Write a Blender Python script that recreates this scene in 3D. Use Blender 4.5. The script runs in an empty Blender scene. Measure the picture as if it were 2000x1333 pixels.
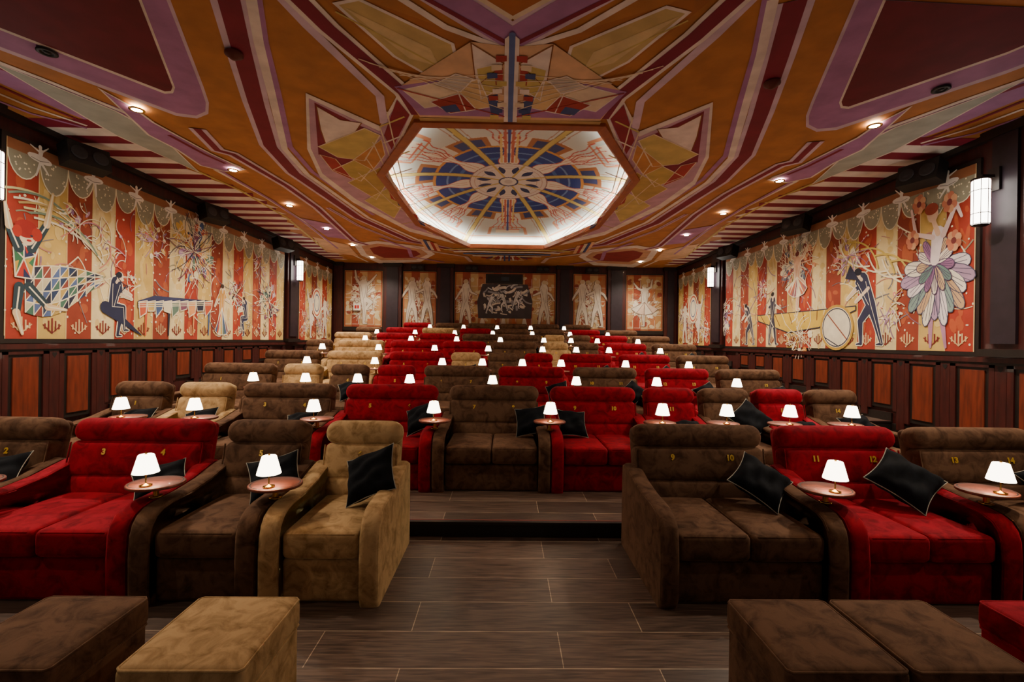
import bpy, bmesh, math, random
import numpy as np
from mathutils import Vector, Matrix, Euler
random.seed(7)
rnd = random.random
HC = 4.58      # ceiling height
WX = 6.5       # half width of hall
YB = 17.3      # back wall
FH = [0, .13, .27, .44, .66, .87, 1.07, 1.30]   # terrace heights
ROW0, PITCH = 2.87, 1.8

# ---------------------------------------------------------------- camera
CAM = Vector((-.03, 0, 1.7)); FPX = 16/36*2000
RM = Matrix.Rotation(math.radians(-0.9), 3, 'Z') @ Matrix.Rotation(math.radians(90), 3, 'X') @ Matrix.Rotation(math.radians(0.8), 3, 'Z')
cd = bpy.data.cameras.new('camera'); cd.lens = 16; cd.sensor_width = 36; cd.clip_end = 100
cam = bpy.data.objects.new('camera', cd); bpy.context.collection.objects.link(cam)
cam.matrix_world = Matrix.Translation(CAM) @ RM.to_4x4()
bpy.context.scene.camera = cam

# survey helper: sight line through a measured point met with a real plane of the room
def survey(px, py, axis, val):
    d = RM @ Vector(((px-1000)/FPX, -(py-666.5)/FPX, -1))
    t = (val-CAM[axis])/d[axis]
    return CAM + d*t
def SC(p):
    q = survey(p[0], p[1], 2, HC); return (0.0 if 985 < p[0] < 996 else q.x, q.y)
def SL(p): q = survey(p[0], p[1], 0, -WX+.04); return (q.y, q.z)
def SR(p): q = survey(p[0], p[1], 0, WX-.04); return (q.y, q.z)
def SB(p): q = survey(p[0], p[1], 1, YB-.05); return (q.x, q.z)

# ---------------------------------------------------------------- materials
def lin(c):
    return tuple(((x/255)/12.92 if x/255 <= .04045 else ((x/255+.055)/1.055)**2.4) for x in c)
def newmat(name):
    m = bpy.data.materials.new(name); m.use_nodes = True
    return m, m.node_tree.nodes, m.node_tree.links, m.node_tree.nodes['Principled BSDF']
def ramp_mix(nt, ln, fac, c1, c2):
    r = nt.new('ShaderNodeValToRGB'); r.color_ramp.elements[0].color = (*c1, 1); r.color_ramp.elements[1].color = (*c2, 1)
    r.color_ramp.elements[0].position = .35; r.color_ramp.elements[1].position = .65
    ln.new(fac, r.inputs[0]); return r
def simple(name, c, rough=.6, var=.12, scale=6, metal=0, stretch=(1, 1, 1), bump=0, coat=0):
    m, nt, ln, b = newmat(name)
    geo = nt.new('ShaderNodeNewGeometry'); mp = nt.new('ShaderNodeMapping'); mp.inputs['Scale'].default_value = stretch
    no = nt.new('ShaderNodeTexNoise'); no.inputs['Scale'].default_value = scale; no.inputs['Detail'].default_value = 5
    ln.new(geo.outputs['Position'], mp.inputs[0]); ln.new(mp.outputs[0], no.inputs['Vector'])
    l = lin(c); r = ramp_mix(nt, ln, no.outputs['Fac'], [x*(1-var) for x in l], [min(1, x*(1+var)) for x in l])
    ln.new(r.outputs[0], b.inputs['Base Color']); b.inputs['Roughness'].default_value = rough; b.inputs['Metallic'].default_value = metal
    b.inputs['Coat Weight'].default_value = coat
    if bump:
        bp = nt.new('ShaderNodeBump'); bp.inputs['Strength'].default_value = bump; bp.inputs['Distance'].default_value = .01
        ln.new(no.outputs['Fac'], bp.inputs['Height']); ln.new(bp.outputs[0], b.inputs['Normal'])
    return m
def suede(name, dark, light, sheen=.6):
    m, nt, ln, b = newmat(name)
    geo = nt.new('ShaderNodeNewGeometry')
    n1 = nt.new('ShaderNodeTexNoise'); n1.inputs['Scale'].default_value = 9; n1.inputs['Detail'].default_value = 8; n1.inputs['Roughness'].default_value = .62; n1.inputs['Distortion'].default_value = .8
    n2 = nt.new('ShaderNodeTexNoise'); n2.inputs['Scale'].default_value = 260; n2.inputs['Detail'].default_value = 2
    ln.new(geo.outputs['Position'], n1.inputs['Vector']); ln.new(geo.outputs['Position'], n2.inputs['Vector'])
    r = ramp_mix(nt, ln, n1.outputs['Fac'], lin(dark), lin(light)); r.color_ramp.elements[0].position = .33; r.color_ramp.elements[1].position = .58
    ln.new(r.outputs[0], b.inputs['Base Color'])
    b.inputs['Roughness'].default_value = .85; b.inputs['Sheen Weight'].default_value = sheen; b.inputs['Sheen Roughness'].default_value = .3
    b.inputs['Sheen Tint'].default_value = (*[min(1, x*2.5+.03) for x in lin(light)], 1)
    b.inputs['Specular IOR Level'].default_value = .1
    bp = nt.new('ShaderNodeBump'); bp.inputs['Strength'].default_value = .25; bp.inputs['Distance'].default_value = .003
    ln.new(n2.outputs['Fac'], bp.inputs['Height']); ln.new(bp.outputs[0], b.inputs['Normal'])
    return m
def emis(name, c, s):
    m, nt, ln, b = newmat(name)
    b.inputs['Base Color'].default_value = (*c, 1); b.inputs['Emission Color'].default_value = (*c, 1); b.inputs['Emission Strength'].default_value = s
    return m
SU = {'R': suede('red_suede', (98, 5, 19), (150, 13, 36)),
      'B': suede('brown_suede', (64, 44, 32), (104, 76, 57)),
      'C': suede('tan_suede', (136, 104, 66), (194, 158, 112))}
BLACKV = suede('black_velvet', (8, 9, 12), (18, 20, 25), .5)
PIPW = simple('pillow_piping_cream', (150, 142, 126))
DARK = simple('dark_plinth', (18, 12, 10))
GOLD = simple('gold_number', (215, 172, 60), .4, .05, metal=.2)
BRASS = simple('brass', (205, 160, 80), .25, .05, metal=1)
TWOOD = simple('table_mahogany', (122, 62, 44), .45, .3, 3, stretch=(2, 14, 2), coat=.15)
SHADE = emis('lamp_shade_glow', (1, .86, .66), 11)
WOODR = simple('mahogany_wall', (62, 16, 12), .5, .3, 3, stretch=(6, 6, .8), coat=.08)
WOODO = simple('orange_inlay_wood', (110, 42, 20), .5, .3, 4, stretch=(5, 5, .6), coat=.08)
WOODD = simple('dark_moulding', (30, 21, 17), .5, .2)
NAVY = simple('dark_column_paint', (38, 26, 36), .5, .2)
BLACK = simple('speaker_black', (12, 12, 13), .6)
GREY = simple('speaker_cone', (44, 44, 48), .6)
FRAMEO = simple('octagon_frame_paint', (170, 92, 52), .5)
LEDM = emis('cove_led', (1, .96, .88), 55)
SCON = emis('sconce_glass', (1, .93, .82), 13)
DLM = emis('downlight_lens', (1, .86, .62), 130)

PC = {}
def P(c):
    c = tuple(c)
    if c not in PC: PC[c] = simple('paint_%d_%d_%d' % c, c, .75, .12, 3.5)
    return PC[c]

# ---------------------------------------------------------------- mesh accumulator
class Acc:
    def __init__(s): s.v = []; s.f = []; s.m = []; s.mats = []; s.sm = []
    def mi(s, m):
        if m not in s.mats: s.mats.append(m)
        return s.mats.index(m)
    def add(s, v, f, m, M=None, smooth=True):
        o = len(s.v); k = s.mi(m)
        if M is not None: v = [M @ Vector(p) for p in v]
        s.v += [tuple(p) for p in v]
        for q in f: s.f.append([i+o for i in q]); s.m.append(k); s.sm.append(smooth)
    def build(s, name, loc=(0, 0, 0), rot=(0, 0, 0), parent=None):
        me = bpy.data.meshes.new(name); me.from_pydata(s.v, [], s.f)
        for m in s.mats: me.materials.append(m)
        me.polygons.foreach_set('material_index', s.m); me.polygons.foreach_set('use_smooth', s.sm); me.update()
        return link(name, me, loc, rot, parent)
def link(name, me, loc=(0, 0, 0), rot=(0, 0, 0), parent=None):
    o = bpy.data.objects.new(name, me); bpy.context.collection.objects.link(o)
    o.location = loc; o.rotation_euler = rot
    if parent: o.parent = parent
    return o
def T(x, y, z): return Matrix.Translation((x, y, z))
def box(a, x0, x1, y0, y1, z0, z1, m, M=None):
    v = [(x0, y0, z0), (x1, y0, z0), (x1, y1, z0), (x0, y1, z0), (x0, y0, z1), (x1, y0, z1), (x1, y1, z1), (x0, y1, z1)]
    a.add(v, [(0, 3, 2, 1), (4, 5, 6, 7), (0, 1, 5, 4), (1, 2, 6, 5), (2, 3, 7, 6), (3, 0, 4, 7)], m, M, False)
def rbox(a, size, r, m, M, n=(6, 4, 4), puff=(0, 0, 0)):
    h = [s/2 for s in size]
    ax = []
    for k in range(3):
        rr = min(r, h[k]*.98)
        c = [-h[k], -h[k]+rr*.3, -h[k]+rr*.65] + list(np.linspace(-h[k]+rr, h[k]-rr, n[k]+1)) + [h[k]-rr*.65, h[k]-rr*.3, h[k]]
        ax.append(c)
    idx = {}; v = []; f = []
    def vid(i, j, k):
        key = (i, j, k)
        if key not in idx:
            p = Vector((ax[0][i], ax[1][j], ax[2][k]))
            q = Vector([max(-(h[t]-min(r, h[t]*.98)), min(h[t]-min(r, h[t]*.98), p[t])) for t in range(3)])
            d = p-q
            if d.length > 1e-9:
                rr = Vector([min(r, h[t]*.98) for t in range(3)])
                dn = Vector([d[t]/rr[t] for t in range(3)]); dn.normalize()
                p = q+Vector([dn[t]*rr[t] for t in range(3)])
            w = [1-(p[t]/h[t])**2 for t in range(3)]
            o = [p[0]/h[0]*puff[0]*w[1]*w[2], p[1]/h[1]*puff[1]*max(w[0], 0)**.4*w[2], p[2]/h[2]*puff[2]*max(w[0], 0)**.6*max(w[1], 0)**.6]
            p = p+Vector(o)
            idx[key] = len(v); v.append(p)
        return idx[key]
    N = [len(c)-1 for c in ax]
    for i in range(N[0]):
        for j in range(N[1]):
            f.append((vid(i, j, 0), vid(i, j+1, 0), vid(i+1, j+1, 0), vid(i+1, j, 0)))
            f.append((vid(i, j, N[2]), vid(i+1, j, N[2]), vid(i+1, j+1, N[2]), vid(i, j+1, N[2])))
    for i in range(N[0]):
        for k in range(N[2]):
            f.append((vid(i, 0, k), vid(i+1, 0, k), vid(i+1, 0, k+1), vid(i, 0, k+1)))
            f.append((vid(i, N[1], k), vid(i, N[1], k+1), vid(i+1, N[1], k+1), vid(i+1, N[1], k)))
    for j in range(N[1]):
        for k in range(N[2]):
            f.append((vid(0, j, k), vid(0, j, k+1), vid(0, j+1, k+1), vid(0, j+1, k)))
            f.append((vid(N[0], j, k), vid(N[0], j+1, k), vid(N[0], j+1, k+1), vid(N[0], j, k+1)))
    a.add(v, f, m, M)
def tube(a, pts, r, m, M=None, n=6, closed=False):
    pts = [Vector(p) for p in pts]; v = []; f = []; L = len(pts)
    for i, p in enumerate(pts):
        if closed: d = pts[(i+1) % L]-pts[i-1]
        else: d = pts[min(i+1, L-1)]-pts[max(i-1, 0)]
        d.normalize(); up = Vector((0, 0, 1)) if abs(d.z) < .9 else Vector((1, 0, 0))
        s = d.cross(up).normalized(); t = s.cross(d)
        for k in range(n):
            an = 2*math.pi*k/n; v.append(p+s*r*math.cos(an)+t*r*math.sin(an))
    for i in range(L if closed else L-1):
        for k in range(n):
            f.append((i*n+k, i*n+(k+1) % n, ((i+1) % L)*n+(k+1) % n, ((i+1) % L)*n+k))
    a.add(v, f, m, M)
def lathe(a, prof, m, M=None, n=24, sx=1, sy=1):
    v = []; f = []
    for r, z in prof:
        for k in range(n):
            an = 2*math.pi*k/n; v.append((r*math.cos(an)*sx, r*math.sin(an)*sy, z))
    for i in range(len(prof)-1):
        for k in range(n):
            f.append((i*n+k, i*n+(k+1) % n, (i+1)*n+(k+1) % n, (i+1)*n+k))
    a.add(v, f, m, M)

# ---------------------------------------------------------------- flat painting helper (paint coats are stacked, never coplanar)
LU = .002
class Painter:
    def __init__(s, mp, src=None, sym=False): s.a = Acc(); s.mp = mp; s.src = src; s.sym = sym; s.c = 0
    def _raw(s, pts, col, layer):
        s.c += 1; ly = layer+(s.c % 60)*.0055
        s.a.add([s.mp(p[0], p[1], ly) for p in pts], [list(range(len(pts)))], P(col), None, False)
    def _t(s, pts, px): return [s.src(p) for p in pts] if px else [tuple(p) for p in pts]
    def poly(s, pts, col, layer=1, px=False):
        pts = s._t(pts, px); s._raw(pts, col, layer)
        if s.sym: s._raw([(-x, y) for x, y in pts], col, layer)
    def line(s, pts, w, col, layer=1, px=False, closed=False):
        pts = [Vector(p) for p in s._t(pts, px)]; L = len(pts); A = []; B = []
        for i in range(L):
            p0 = pts[i-1] if (i > 0 or closed) else None; p1 = pts[(i+1) % L] if (i < L-1 or closed) else None
            d0 = (pts[i]-p0).normalized() if p0 is not None else None; d1 = (p1-pts[i]).normalized() if p1 is not None else None
            if d0 is None: d0 = d1
            if d1 is None: d1 = d0
            n = Vector((-(d0.y+d1.y), d0.x+d1.x))
            if n.length < 1e-4: n = Vector((-d0.y, d0.x))
            n.normalize(); c = max(.45, abs(n.dot(Vector((-d0.y, d0.x)))))
            A.append(pts[i]+n*w/2/c); B.append(pts[i]-n*w/2/c)
        for i in range(L if closed else L-1):
            j = (i+1) % L; s.poly([A[i][:], A[j][:], B[j][:], B[i][:]], col, layer)
    def opoly(s, pts, col, oc, w, layer=1, px=False):
        s.poly(pts, col, layer, px); s.line(pts, w, oc, layer+.5, px, True)
    def ell(s, c, rx, ry, col, layer=1, n=20, ang=0, a0=0, a1=2*math.pi):
        ca, sa = math.cos(ang), math.sin(ang)
        pts = []
        for k in range(n+(1 if a1-a0 < 6.2 else 0)):
            t = a0+(a1-a0)*k/n; x, y = rx*math.cos(t), ry*math.sin(t); pts.append((c[0]+x*ca-y*sa, c[1]+x*sa+y*ca))
        s.poly(pts, col, layer)
    def ring(s, c, rx, ry, w, col, layer=1, n=28):
        s.line([(c[0]+rx*math.cos(2*math.pi*k/n), c[1]+ry*math.sin(2*math.pi*k/n)) for k in range(n)], w, col, layer, False, True)
    def limb(s, p, q, w0, w1, col, layer=1):
        p = Vector(p); q = Vector(q); d = (q-p)
        if d.length < 1e-5: return
        d.normalize(); n = Vector((-d.y, d.x)); an = math.atan2(n.y, n.x); pts = []
        for k in range(6): t = an+math.pi*k/5; pts.append((p.x+w0/2*math.cos(t), p.y+w0/2*math.sin(t)))
        for k in range(6): t = an+math.pi+math.pi*k/5; pts.append((q.x+w1/2*math.cos(t), q.y+w1/2*math.sin(t)))
        s.poly(pts, col, layer)
    def curve(s, p, q, bend, w, col, layer, n=8):
        p = Vector(p); q = Vector(q); m = (p+q)/2+Vector((-(q-p).y, (q-p).x))*bend
        s.line([((1-t)**2*p+2*t*(1-t)*m+t*t*q)[:] for t in [k/n for k in range(n+1)]], w, col, layer)
    def figure(s, c, h, flip=1, body=(40, 45, 70), skin=(225, 200, 170), hair=(60, 30, 25), oc=(240, 230, 205), pose=0, layer=5, skirt=None):
        u = h/7.5
        poses = {
         0: dict(hip=(0, 3.8), neck=(.1, 6.3), head=(.15, 7), kl=(-.5, 2), fl=(-.8, 0), kr=(.6, 2.1), fr=(.9, 0), el=(-1, 5.2), hl=(-1.6, 4.2), er=(1, 5.4), hr=(1.9, 5.0)),
         1: dict(hip=(-.3, 3.0), neck=(.2, 5.6), head=(.6, 6.2), kl=(1.1, 3.0), fl=(1.3, .6), kr=(.9, 2.6), fr=(.4, 0), el=(1.0, 4.9), hl=(2.1, 4.4), er=(.8, 4.4), hr=(2.2, 4.0)),
         2: dict(hip=(0, 3.9), neck=(0, 6.2), head=(.1, 6.9), kl=(.2, 2.0), fl=(.1, 0), kr=(1.2, 3.3), fr=(.4, 2.2), el=(-1.1, 6.9), hl=(-1.3, 8.2), er=(1.2, 6.6), hr=(2.0, 7.6)),
         3: dict(hip=(-.4, 3.2), neck=(.6, 5.4), head=(1.1, 5.9), kl=(-.9, 1.8), fl=(-1.5, 0), kr=(.7, 1.9), fr=(.6, 0), el=(1.3, 4.6), hl=(2.2, 3.9), er=(-.1, 4.6), hr=(1.2, 3.6)),
        }
        J = {k: (c[0]+flip*x*u, c[1]+y*u) for k, (x, y) in poses[pose].items()}
        sh = lambda g: (J['neck'][0]+g*.45*u, J['neck'][1]-.2*u)
        def draw(g, cols, ly):
            b, sk = cols
            s.limb(J['hip'], J['kl'], .9*u+g, .55*u+g, b, ly); s.limb(J['kl'], J['fl'], .55*u+g, .28*u+g, b, ly)
            s.limb(J['hip'], J['kr'], .9*u+g, .55*u+g, b, ly); s.limb(J['kr'], J['fr'], .55*u+g, .28*u+g, b, ly)
            for f in ('fl', 'fr'): s.limb(J[f], (J[f][0]+flip*.5*u, J[f][1]-.05*u), .25*u+g, .1*u+g, b, ly)
            s.limb(J['neck'], J['hip'], 1.3*u+g, .9*u+g, b, ly)
            s.limb(sh(-1), J['el'], .45*u+g, .34*u+g, b, ly); s.limb(J['el'], J['hl'], .34*u+g, .18*u+g, sk, ly)
            s.limb(sh(1), J['er'], .45*u+g, .34*u+g, b, ly); s.limb(J['er'], J['hr'], .34*u+g, .18*u+g, sk, ly)
            s.limb(J['neck'], J['head'], .3*u+g, .3*u+g, sk, ly)
            s.ell(J['head'], .36*u+g/2, .48*u+g/2, sk, ly, ang=-.2*flip)
        draw(.035, (oc, oc), layer); draw(0, (body, skin), layer+1)
        s.ell((J['head'][0]-flip*.1*u, J['head'][1]+.22*u), .4*u, .32*u, hair, layer+1.5, ang=.3*flip)
        s.ell((J['head'][0]+flip*.16*u, J['head'][1]+.02*u), .05*u, .04*u, hair, layer+2, 6)
        s.line([sh(-1), J['hip'], J['kl'], J['fl']], .02*u+.006, oc, layer+2); s.line([sh(1), (J['hip'][0]+.2*u, J['hip'][1])], .02*u+.006, oc, layer+2)
        if skirt: s.fan((J['hip'][0], J['hip'][1]+.3*u), [(c[0]+x*u, c[1]+y*u) for x, y in skirt[0]], skirt[1], oc, layer+1.6)
    def fan(s, c, ring, cols, oc, layer, w=.018):
        for i in range(len(ring)-1):
            a, b = ring[i], ring[i+1]; m = ((c[0]+(a[0]+b[0])/2)/2, (c[1]+(a[1]+b[1])/2)/2)
            s.poly([c, a, b], cols[i % len(cols)], layer)
            s.poly([m, a, ((a[0]+b[0])/2, (a[1]+b[1])/2)], cols[(i+2) % len(cols)], layer+.4)
            s.line([c, a], w, oc, layer+.8)
        s.line(ring, w, oc, layer+.8)
    def build(s, name, parent=None): return s.a.build(name, parent=parent)

# ================================================================ ROOM
m, nt, ln, b = newmat('dark_plank_floor')
geo = nt.new('ShaderNodeNewGeometry'); br = nt.new('ShaderNodeTexBrick')
br.inputs['Scale'].default_value = 1; br.inputs['Brick Width'].default_value = 1.35; br.inputs['Row Height'].default_value = .3
br.inputs['Mortar Size'].default_value = .0025; br.inputs['Mortar Smooth'].default_value = 0; br.inputs['Color1'].default_value = (*lin((112, 92, 80)), 1); br.inputs['Color2'].default_value = (*lin((76, 62, 55)), 1)
br.inputs['Mortar'].default_value = (*lin((186, 166, 142)), 1); br.offset = .37
mp = nt.new('ShaderNodeMapping'); mp.inputs['Location'].default_value = (.55, .04, 0)
ln.new(geo.outputs['Position'], mp.inputs[0]); ln.new(mp.outputs[0], br.inputs['Vector'])
mp2 = nt.new('ShaderNodeMapping'); mp2.inputs['Scale'].default_value = (1.5, 22, 1)
no = nt.new('ShaderNodeTexNoise'); no.inputs['Scale'].default_value = 3; no.inputs['Detail'].default_value = 8; no.inputs['Distortion'].default_value = .6
ln.new(geo.outputs['Position'], mp2.inputs[0]); ln.new(mp2.outputs[0], no.inputs['Vector'])
mx = nt.new('ShaderNodeMix'); mx.data_type = 'RGBA'; mx.blend_type = 'MULTIPLY'; mx.inputs[0].default_value = .9
rr = ramp_mix(nt, ln, no.outputs['Fac'], (.42, .4, .39), (1.25, 1.2, 1.15))
ln.new(br.outputs['Color'], mx.inputs[6]); ln.new(rr.outputs[0], mx.inputs[7]); ln.new(mx.outputs[2], b.inputs['Base Color'])
b.inputs['Roughness'].default_value = .42
FLOORM = m
a = Acc(); edges = [-1.6]+[ROW0+1.07+PITCH*k for k in range(7)]+[YB]
for k in range(8):
    y0, y1, z = edges[k], edges[k+1], FH[k]
    a.add([(-WX, y0, z), (WX, y0, z), (WX, y1, z), (-WX, y1, z)], [(0, 1, 2, 3)], FLOORM, None, False)
    if k: a.add([(-WX, y0, FH[k-1]), (WX, y0, FH[k-1]), (WX, y0, z), (-WX, y0, z)], [(0, 1, 2, 3)], DARK, None, False)
a.build('floor')
a = Acc(); REDT = simple('red_step_edge', (120, 30, 22))
for k in range(1, 8):
    box(a, -WX+.02, WX-.02, edges[k]-.012, edges[k]+.03, FH[k]-.022, FH[k]+.003, WOODD); box(a, -WX+.02, WX-.02, edges[k]+.03, edges[k]+.045, FH[k]-.004, FH[k]+.003, REDT)
a.build('trim_step_edges')

for sx, nm in ((-1, 'left'), (1, 'right')):
    a = Acc(); box(a, min(sx*WX, sx*(WX+.15)), max(sx*WX, sx*(WX+.15)), -1.6, YB+.15, -.1, HC+.1, WOODR); a.build('wall_'+nm)
a = Acc(); box(a, -WX, WX, YB, YB+.15, -.1, HC+.1, WOODR); a.build('wall_back')

def heart(a, x, y, z, sx):
    pts = [(0, -.05), (.035, 0), (.035, .025), (.015, .035), (0, .02), (-.015, .035), (-.035, .025), (-.035, 0)]
    a.add([(x, y+p, z+q) for p, q in pts], [list(range(8))], DARK, None, False)
for sx, nm in ((-1, 'left'), (1, 'right')):
    a = Acc(); X = sx*WX
    def bx(d0, d1, y0, y1, z0, z1, m): 
        xs = sorted((X-sx*d0, X-sx*d1)); box(a, xs[0], xs[1], y0, y1, z0, z1, m)
    bx(0, .07, -1.5, YB-.02, 1.5, 1.57, WOODR); bx(0, .045, -1.5, YB-.02, 1.46, 1.50, WOODD)
    y = 2.3
    while y < YB-.7:
        k = max([i for i in range(8) if edges[i] <= y]); F = FH[min(7, k+ (1 if y+.5 > edges[min(7,k+1)] else 0))]
        z0, z1 = F+.28, 1.39
        if z1-z0 > .12:
            bx(0, .03, y-.07, y+.40, z0-.07, z1+.05, WOODD)
            bx(0, .05, y-.13, y-.06, z0-.1, z1+.08, WOODR); bx(0, .05, y+.39, y+.47, z0-.1, z1+.08, WOODR)
            bx(0, .05, y-.13, y+.47, z1+.04, z1+.08, WOODR)
            bx(.02, .045, y, y+.33, z0, z1, WOODO)
        heart(a, X-sx*.052, y+.545, 1.42, sx)
        bx(0, .05, y+.475, y+.615, F+.05, 1.46, WOODR)
        y += .75
    a.build('trim_wainscot_'+nm)
    a = Acc()
    for k in range(8):
        xs = sorted((X, X-sx*.03)); box(a, xs[0], xs[1], edges[k], edges[k+1]-.01, FH[k], FH[k]+.14, WOODD)
    a.build('baseboard_'+nm)
    for (y0, y1) in ((5.3+.2*(sx > 0), 5.8+.2*(sx > 0)), (13.42, 14.1)):
        a = Acc()
        xs = sorted((X, X-sx*.10)); box(a, xs[0], xs[1], y0, y1, 1.58, HC, WOODR)
        xs = sorted((X-sx*.09, X-sx*.14)); box(a, xs[0], xs[1], y0+.1, y1-.1, 1.75, HC-.12, NAVY)
        xs = sorted((X, X-sx*.16)); box(a, xs[0], xs[1], y0-.04, y1+.04, HC-.12, HC, WOODD); box(a, xs[0], xs[1], y0-.04, y1+.04, 1.58, 1.68, WOODD)
        a.build('trim_pilaster')
    a = Acc(); xs = sorted((X, X-sx*.08)); box(a, xs[0], xs[1], -1.5, YB-.01, HC-.09, HC-.001, WOODD); a.build('trim_cornice_'+nm)
for x0, x1 in ((-6.48, -6.15), (-4.62, -3.95), (-2.6, -2.0), (1.92, 2.5), (3.85, 4.52), (6.0, 6.48)):
    a = Acc(); box(a, x0, x1, YB-.12, YB, FH[7], HC, WOODR)
    if x1-x0 > .4: box(a, x0+.12, x1-.12, YB-.15, YB-.1, FH[7]+.3, HC-.15, NAVY)
    box(a, x0-.03, x1+.03, YB-.16, YB, HC-.14, HC, WOODD)
    a.build('trim_pilaster')
a = Acc(); box(a, -WX, WX, YB-.07, YB, 2.02, 2.12, WOODD); a.build('trim_back_rail')

# ceiling with octagonal opening
OC = [(1.17, 6.1), (2.15, 7.95), (2.15, 11.3), (1.12, 13.9)]
AMB = (192, 128, 66)
OCL = [(-x, y) for x, y in OC]
a = Acc()
Lp = [(-WX, -1.6), (0, -1.6), (0, 6.1)]+OCL+[(0, 13.9), (0, YB), (-WX, YB)]
a.add([(x, y, HC) for x, y in Lp], [list(range(len(Lp)))[::-1]], P(AMB), None, False)
a.add([(-x, y, HC) for x, y in Lp], [list(range(len(Lp)))], P(AMB), None, False)
a.build('ceiling')
octo = OC+[(-x, y) for x, y in OC[::-1]]
def off(d, z):
    c = Vector((0, 10.0)); out = []; n = 8
    for i in range(n):
        p0, p1, p2 = Vector(octo[i-1]), Vector(octo[i]), Vector(octo[(i+1) % n])
        d0 = (p1-p0).normalized(); d1 = (p2-p1).normalized()
        n0 = Vector((d0.y, -d0.x)); n1 = Vector((d1.y, -d1.x))
        if n0.dot(p1-c) < 0: n0 = -n0
        if n1.dot(p1-c) < 0: n1 = -n1
        nn = (n0+n1).normalized(); q = p1+nn*d/nn.dot(n0); out.append((q.x, q.y, z))
    return out
a = Acc(); prof = [(.14, HC-.001), (.14, HC-.045), (.03, HC-.06), (0, HC-.045), (0, HC+.07), (.04, HC+.07), (.04, HC+.01)]
v = []; f = []
for d, z in prof: v += off(d, z)
for i in range(len(prof)-1):
    for k in range(8): f.append((i*8+k, i*8+(k+1) % 8, (i+1)*8+(k+1) % 8, (i+1)*8+k))
a.add(v, f, FRAMEO, None, False); a.build('octagon_frame')
a = Acc(); v = off(.04, HC+.012)+off(.38, HC+.012)+off(.38, HC+.17); WH = simple('cove_white', (235, 232, 222), .7, .03)
f = [(i*8+k, i*8+(k+1) % 8, (i+1)*8+(k+1) % 8, (i+1)*8+k) for i in range(2) for k in range(8)]
a.add(v, f, WH, None, False); a.build('cove_shelf')
a = Acc(); v = off(.08, HC+.03)+off(.13, HC+.03); a.add(v, [(k, (k+1) % 8, 8+(k+1) % 8, 8+k) for k in range(8)], LEDM, None, False); a.build('cove_led_strip')
# dome
NT, NR = 960, 240
big = [Vector(p[:2])-Vector((0, 10.0)) for p in off(.38, 0)]
th = np.linspace(0, 2*math.pi, NT, endpoint=False); R = np.zeros(NT)
for i, t in enumerate(th):
    d = Vector((math.cos(t), math.sin(t)))
    for k in range(8):
        p, q = big[k], big[(k+1) % 8]; e = q-p; den = d.x*e.y-d.y*e.x
        if abs(den) < 1e-9: continue
        s_ = (p.x*e.y-p.y*e.x)/den; u_ = (p.x*d.y-p.y*d.x)/den
        if s_ > 0 and -1e-6 <= u_ <= 1+1e-6: R[i] = s_
tt = np.linspace(0, 1, NR+1)[1:]
TT, TH = np.meshgrid(tt, th, indexing='ij'); RR = R[None, :]*TT
X = RR*np.cos(TH); Y = RR*np.sin(TH); Z = HC+.17+.45*(1-TT**2)
col = np.zeros(X.shape+(3,)); L = lambda *c: np.array(lin(c))
col[:] = L(222, 220, 208)
ys = Y/1.3; r = np.sqrt(X**2+ys**2); an = np.arctan2(ys, X)
def put(mask, c): col[mask] = L(*c)
def rays(n, ph): 
    s = 2*math.pi/n; return np.abs((an-ph+s/2) % s-s/2)
put((r > 2.0), (206, 212, 206))
put((TT > .86) & (TT < .88), (200, 150, 112)); 
q8 = rays(8, 0)
put((TT > .72) & (TT < .85) & (q8 < .2), (190, 202, 196)); put((TT > .72) & (TT < .84) & (np.abs(q8-.2) < .016), (196, 130, 90)); put((TT > .71) & (TT < .722) & (q8 < .2), (196, 130, 90))
put((TT > .75) & (TT < .81) & (q8 < .13), (226, 216, 196)); put((TT > .745) & (TT < .755) & (q8 < .14), (196, 110, 80))
put((r > 1.55) & (r < 1.98) & (rays(8, math.pi/8) < .2), (170, 106, 52))
put((r > 1.62) & (r < 1.9) & (rays(8, math.pi/8) < .14), (40, 52, 112))
put((r > .84) & (r < 1.6), (18, 44, 132)); put((r > 1.04) & (r < 1.12), (66, 104, 176)); put((r > 1.3) & (r < 1.34), (110, 140, 196)); put((r > 1.56) & (r < 1.62), (214, 150, 64))
q = rays(8, 0); lim = (.13+.055*np.sin(r*8)-.03*np.clip(r-.8, 0, 2))*1.2
put((r > .6) & (q*r < lim) & (r < 2.15), (190, 76, 50)); put((r > .6) & (q*r < lim-.022) & (r < 2.14), (236, 230, 214))
put((np.abs(q*r-.045) < .007) & (r > .9) & (r < 2.0), (204, 130, 100))
for k in (-1, 1):
    for w in (.09, .2, .33):
        dq = ((an+math.pi/8) % (math.pi/4))-math.pi/8
        put((r > 1.65) & (r < 2.45) & (np.abs(dq*r-k*(w*(r-1.2)+.03*np.sin(r*14))) < .013), (192, 72, 48))
q = rays(8, math.pi/8); put((q*r < .055) & (r > .3), (206, 186, 104)); put((np.abs(q*r-.06) < .008) & (r > .3), (120, 88, 44))
put((q*r > .12) & (q*r < .14) & (r > 1.98), (180, 130, 100))
put(r < .84, (224, 216, 208)); put((np.abs(r-.84) < .012), (150, 110, 100)); put((np.abs(r-.62) < .006), (190, 165, 155)); put((np.abs(r-.74) < .006), (190, 150, 130))
q = rays(12, math.pi/12); put((q*r < .075*np.sin(np.clip((r-.38)/.34, 0, 1)*math.pi)) & (r > .38) & (r < .72), (24, 30, 88))
q = rays(8, math.pi/8); put((q*r < .025) & (r < .84) & (r > .2), (206, 178, 100))
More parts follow.
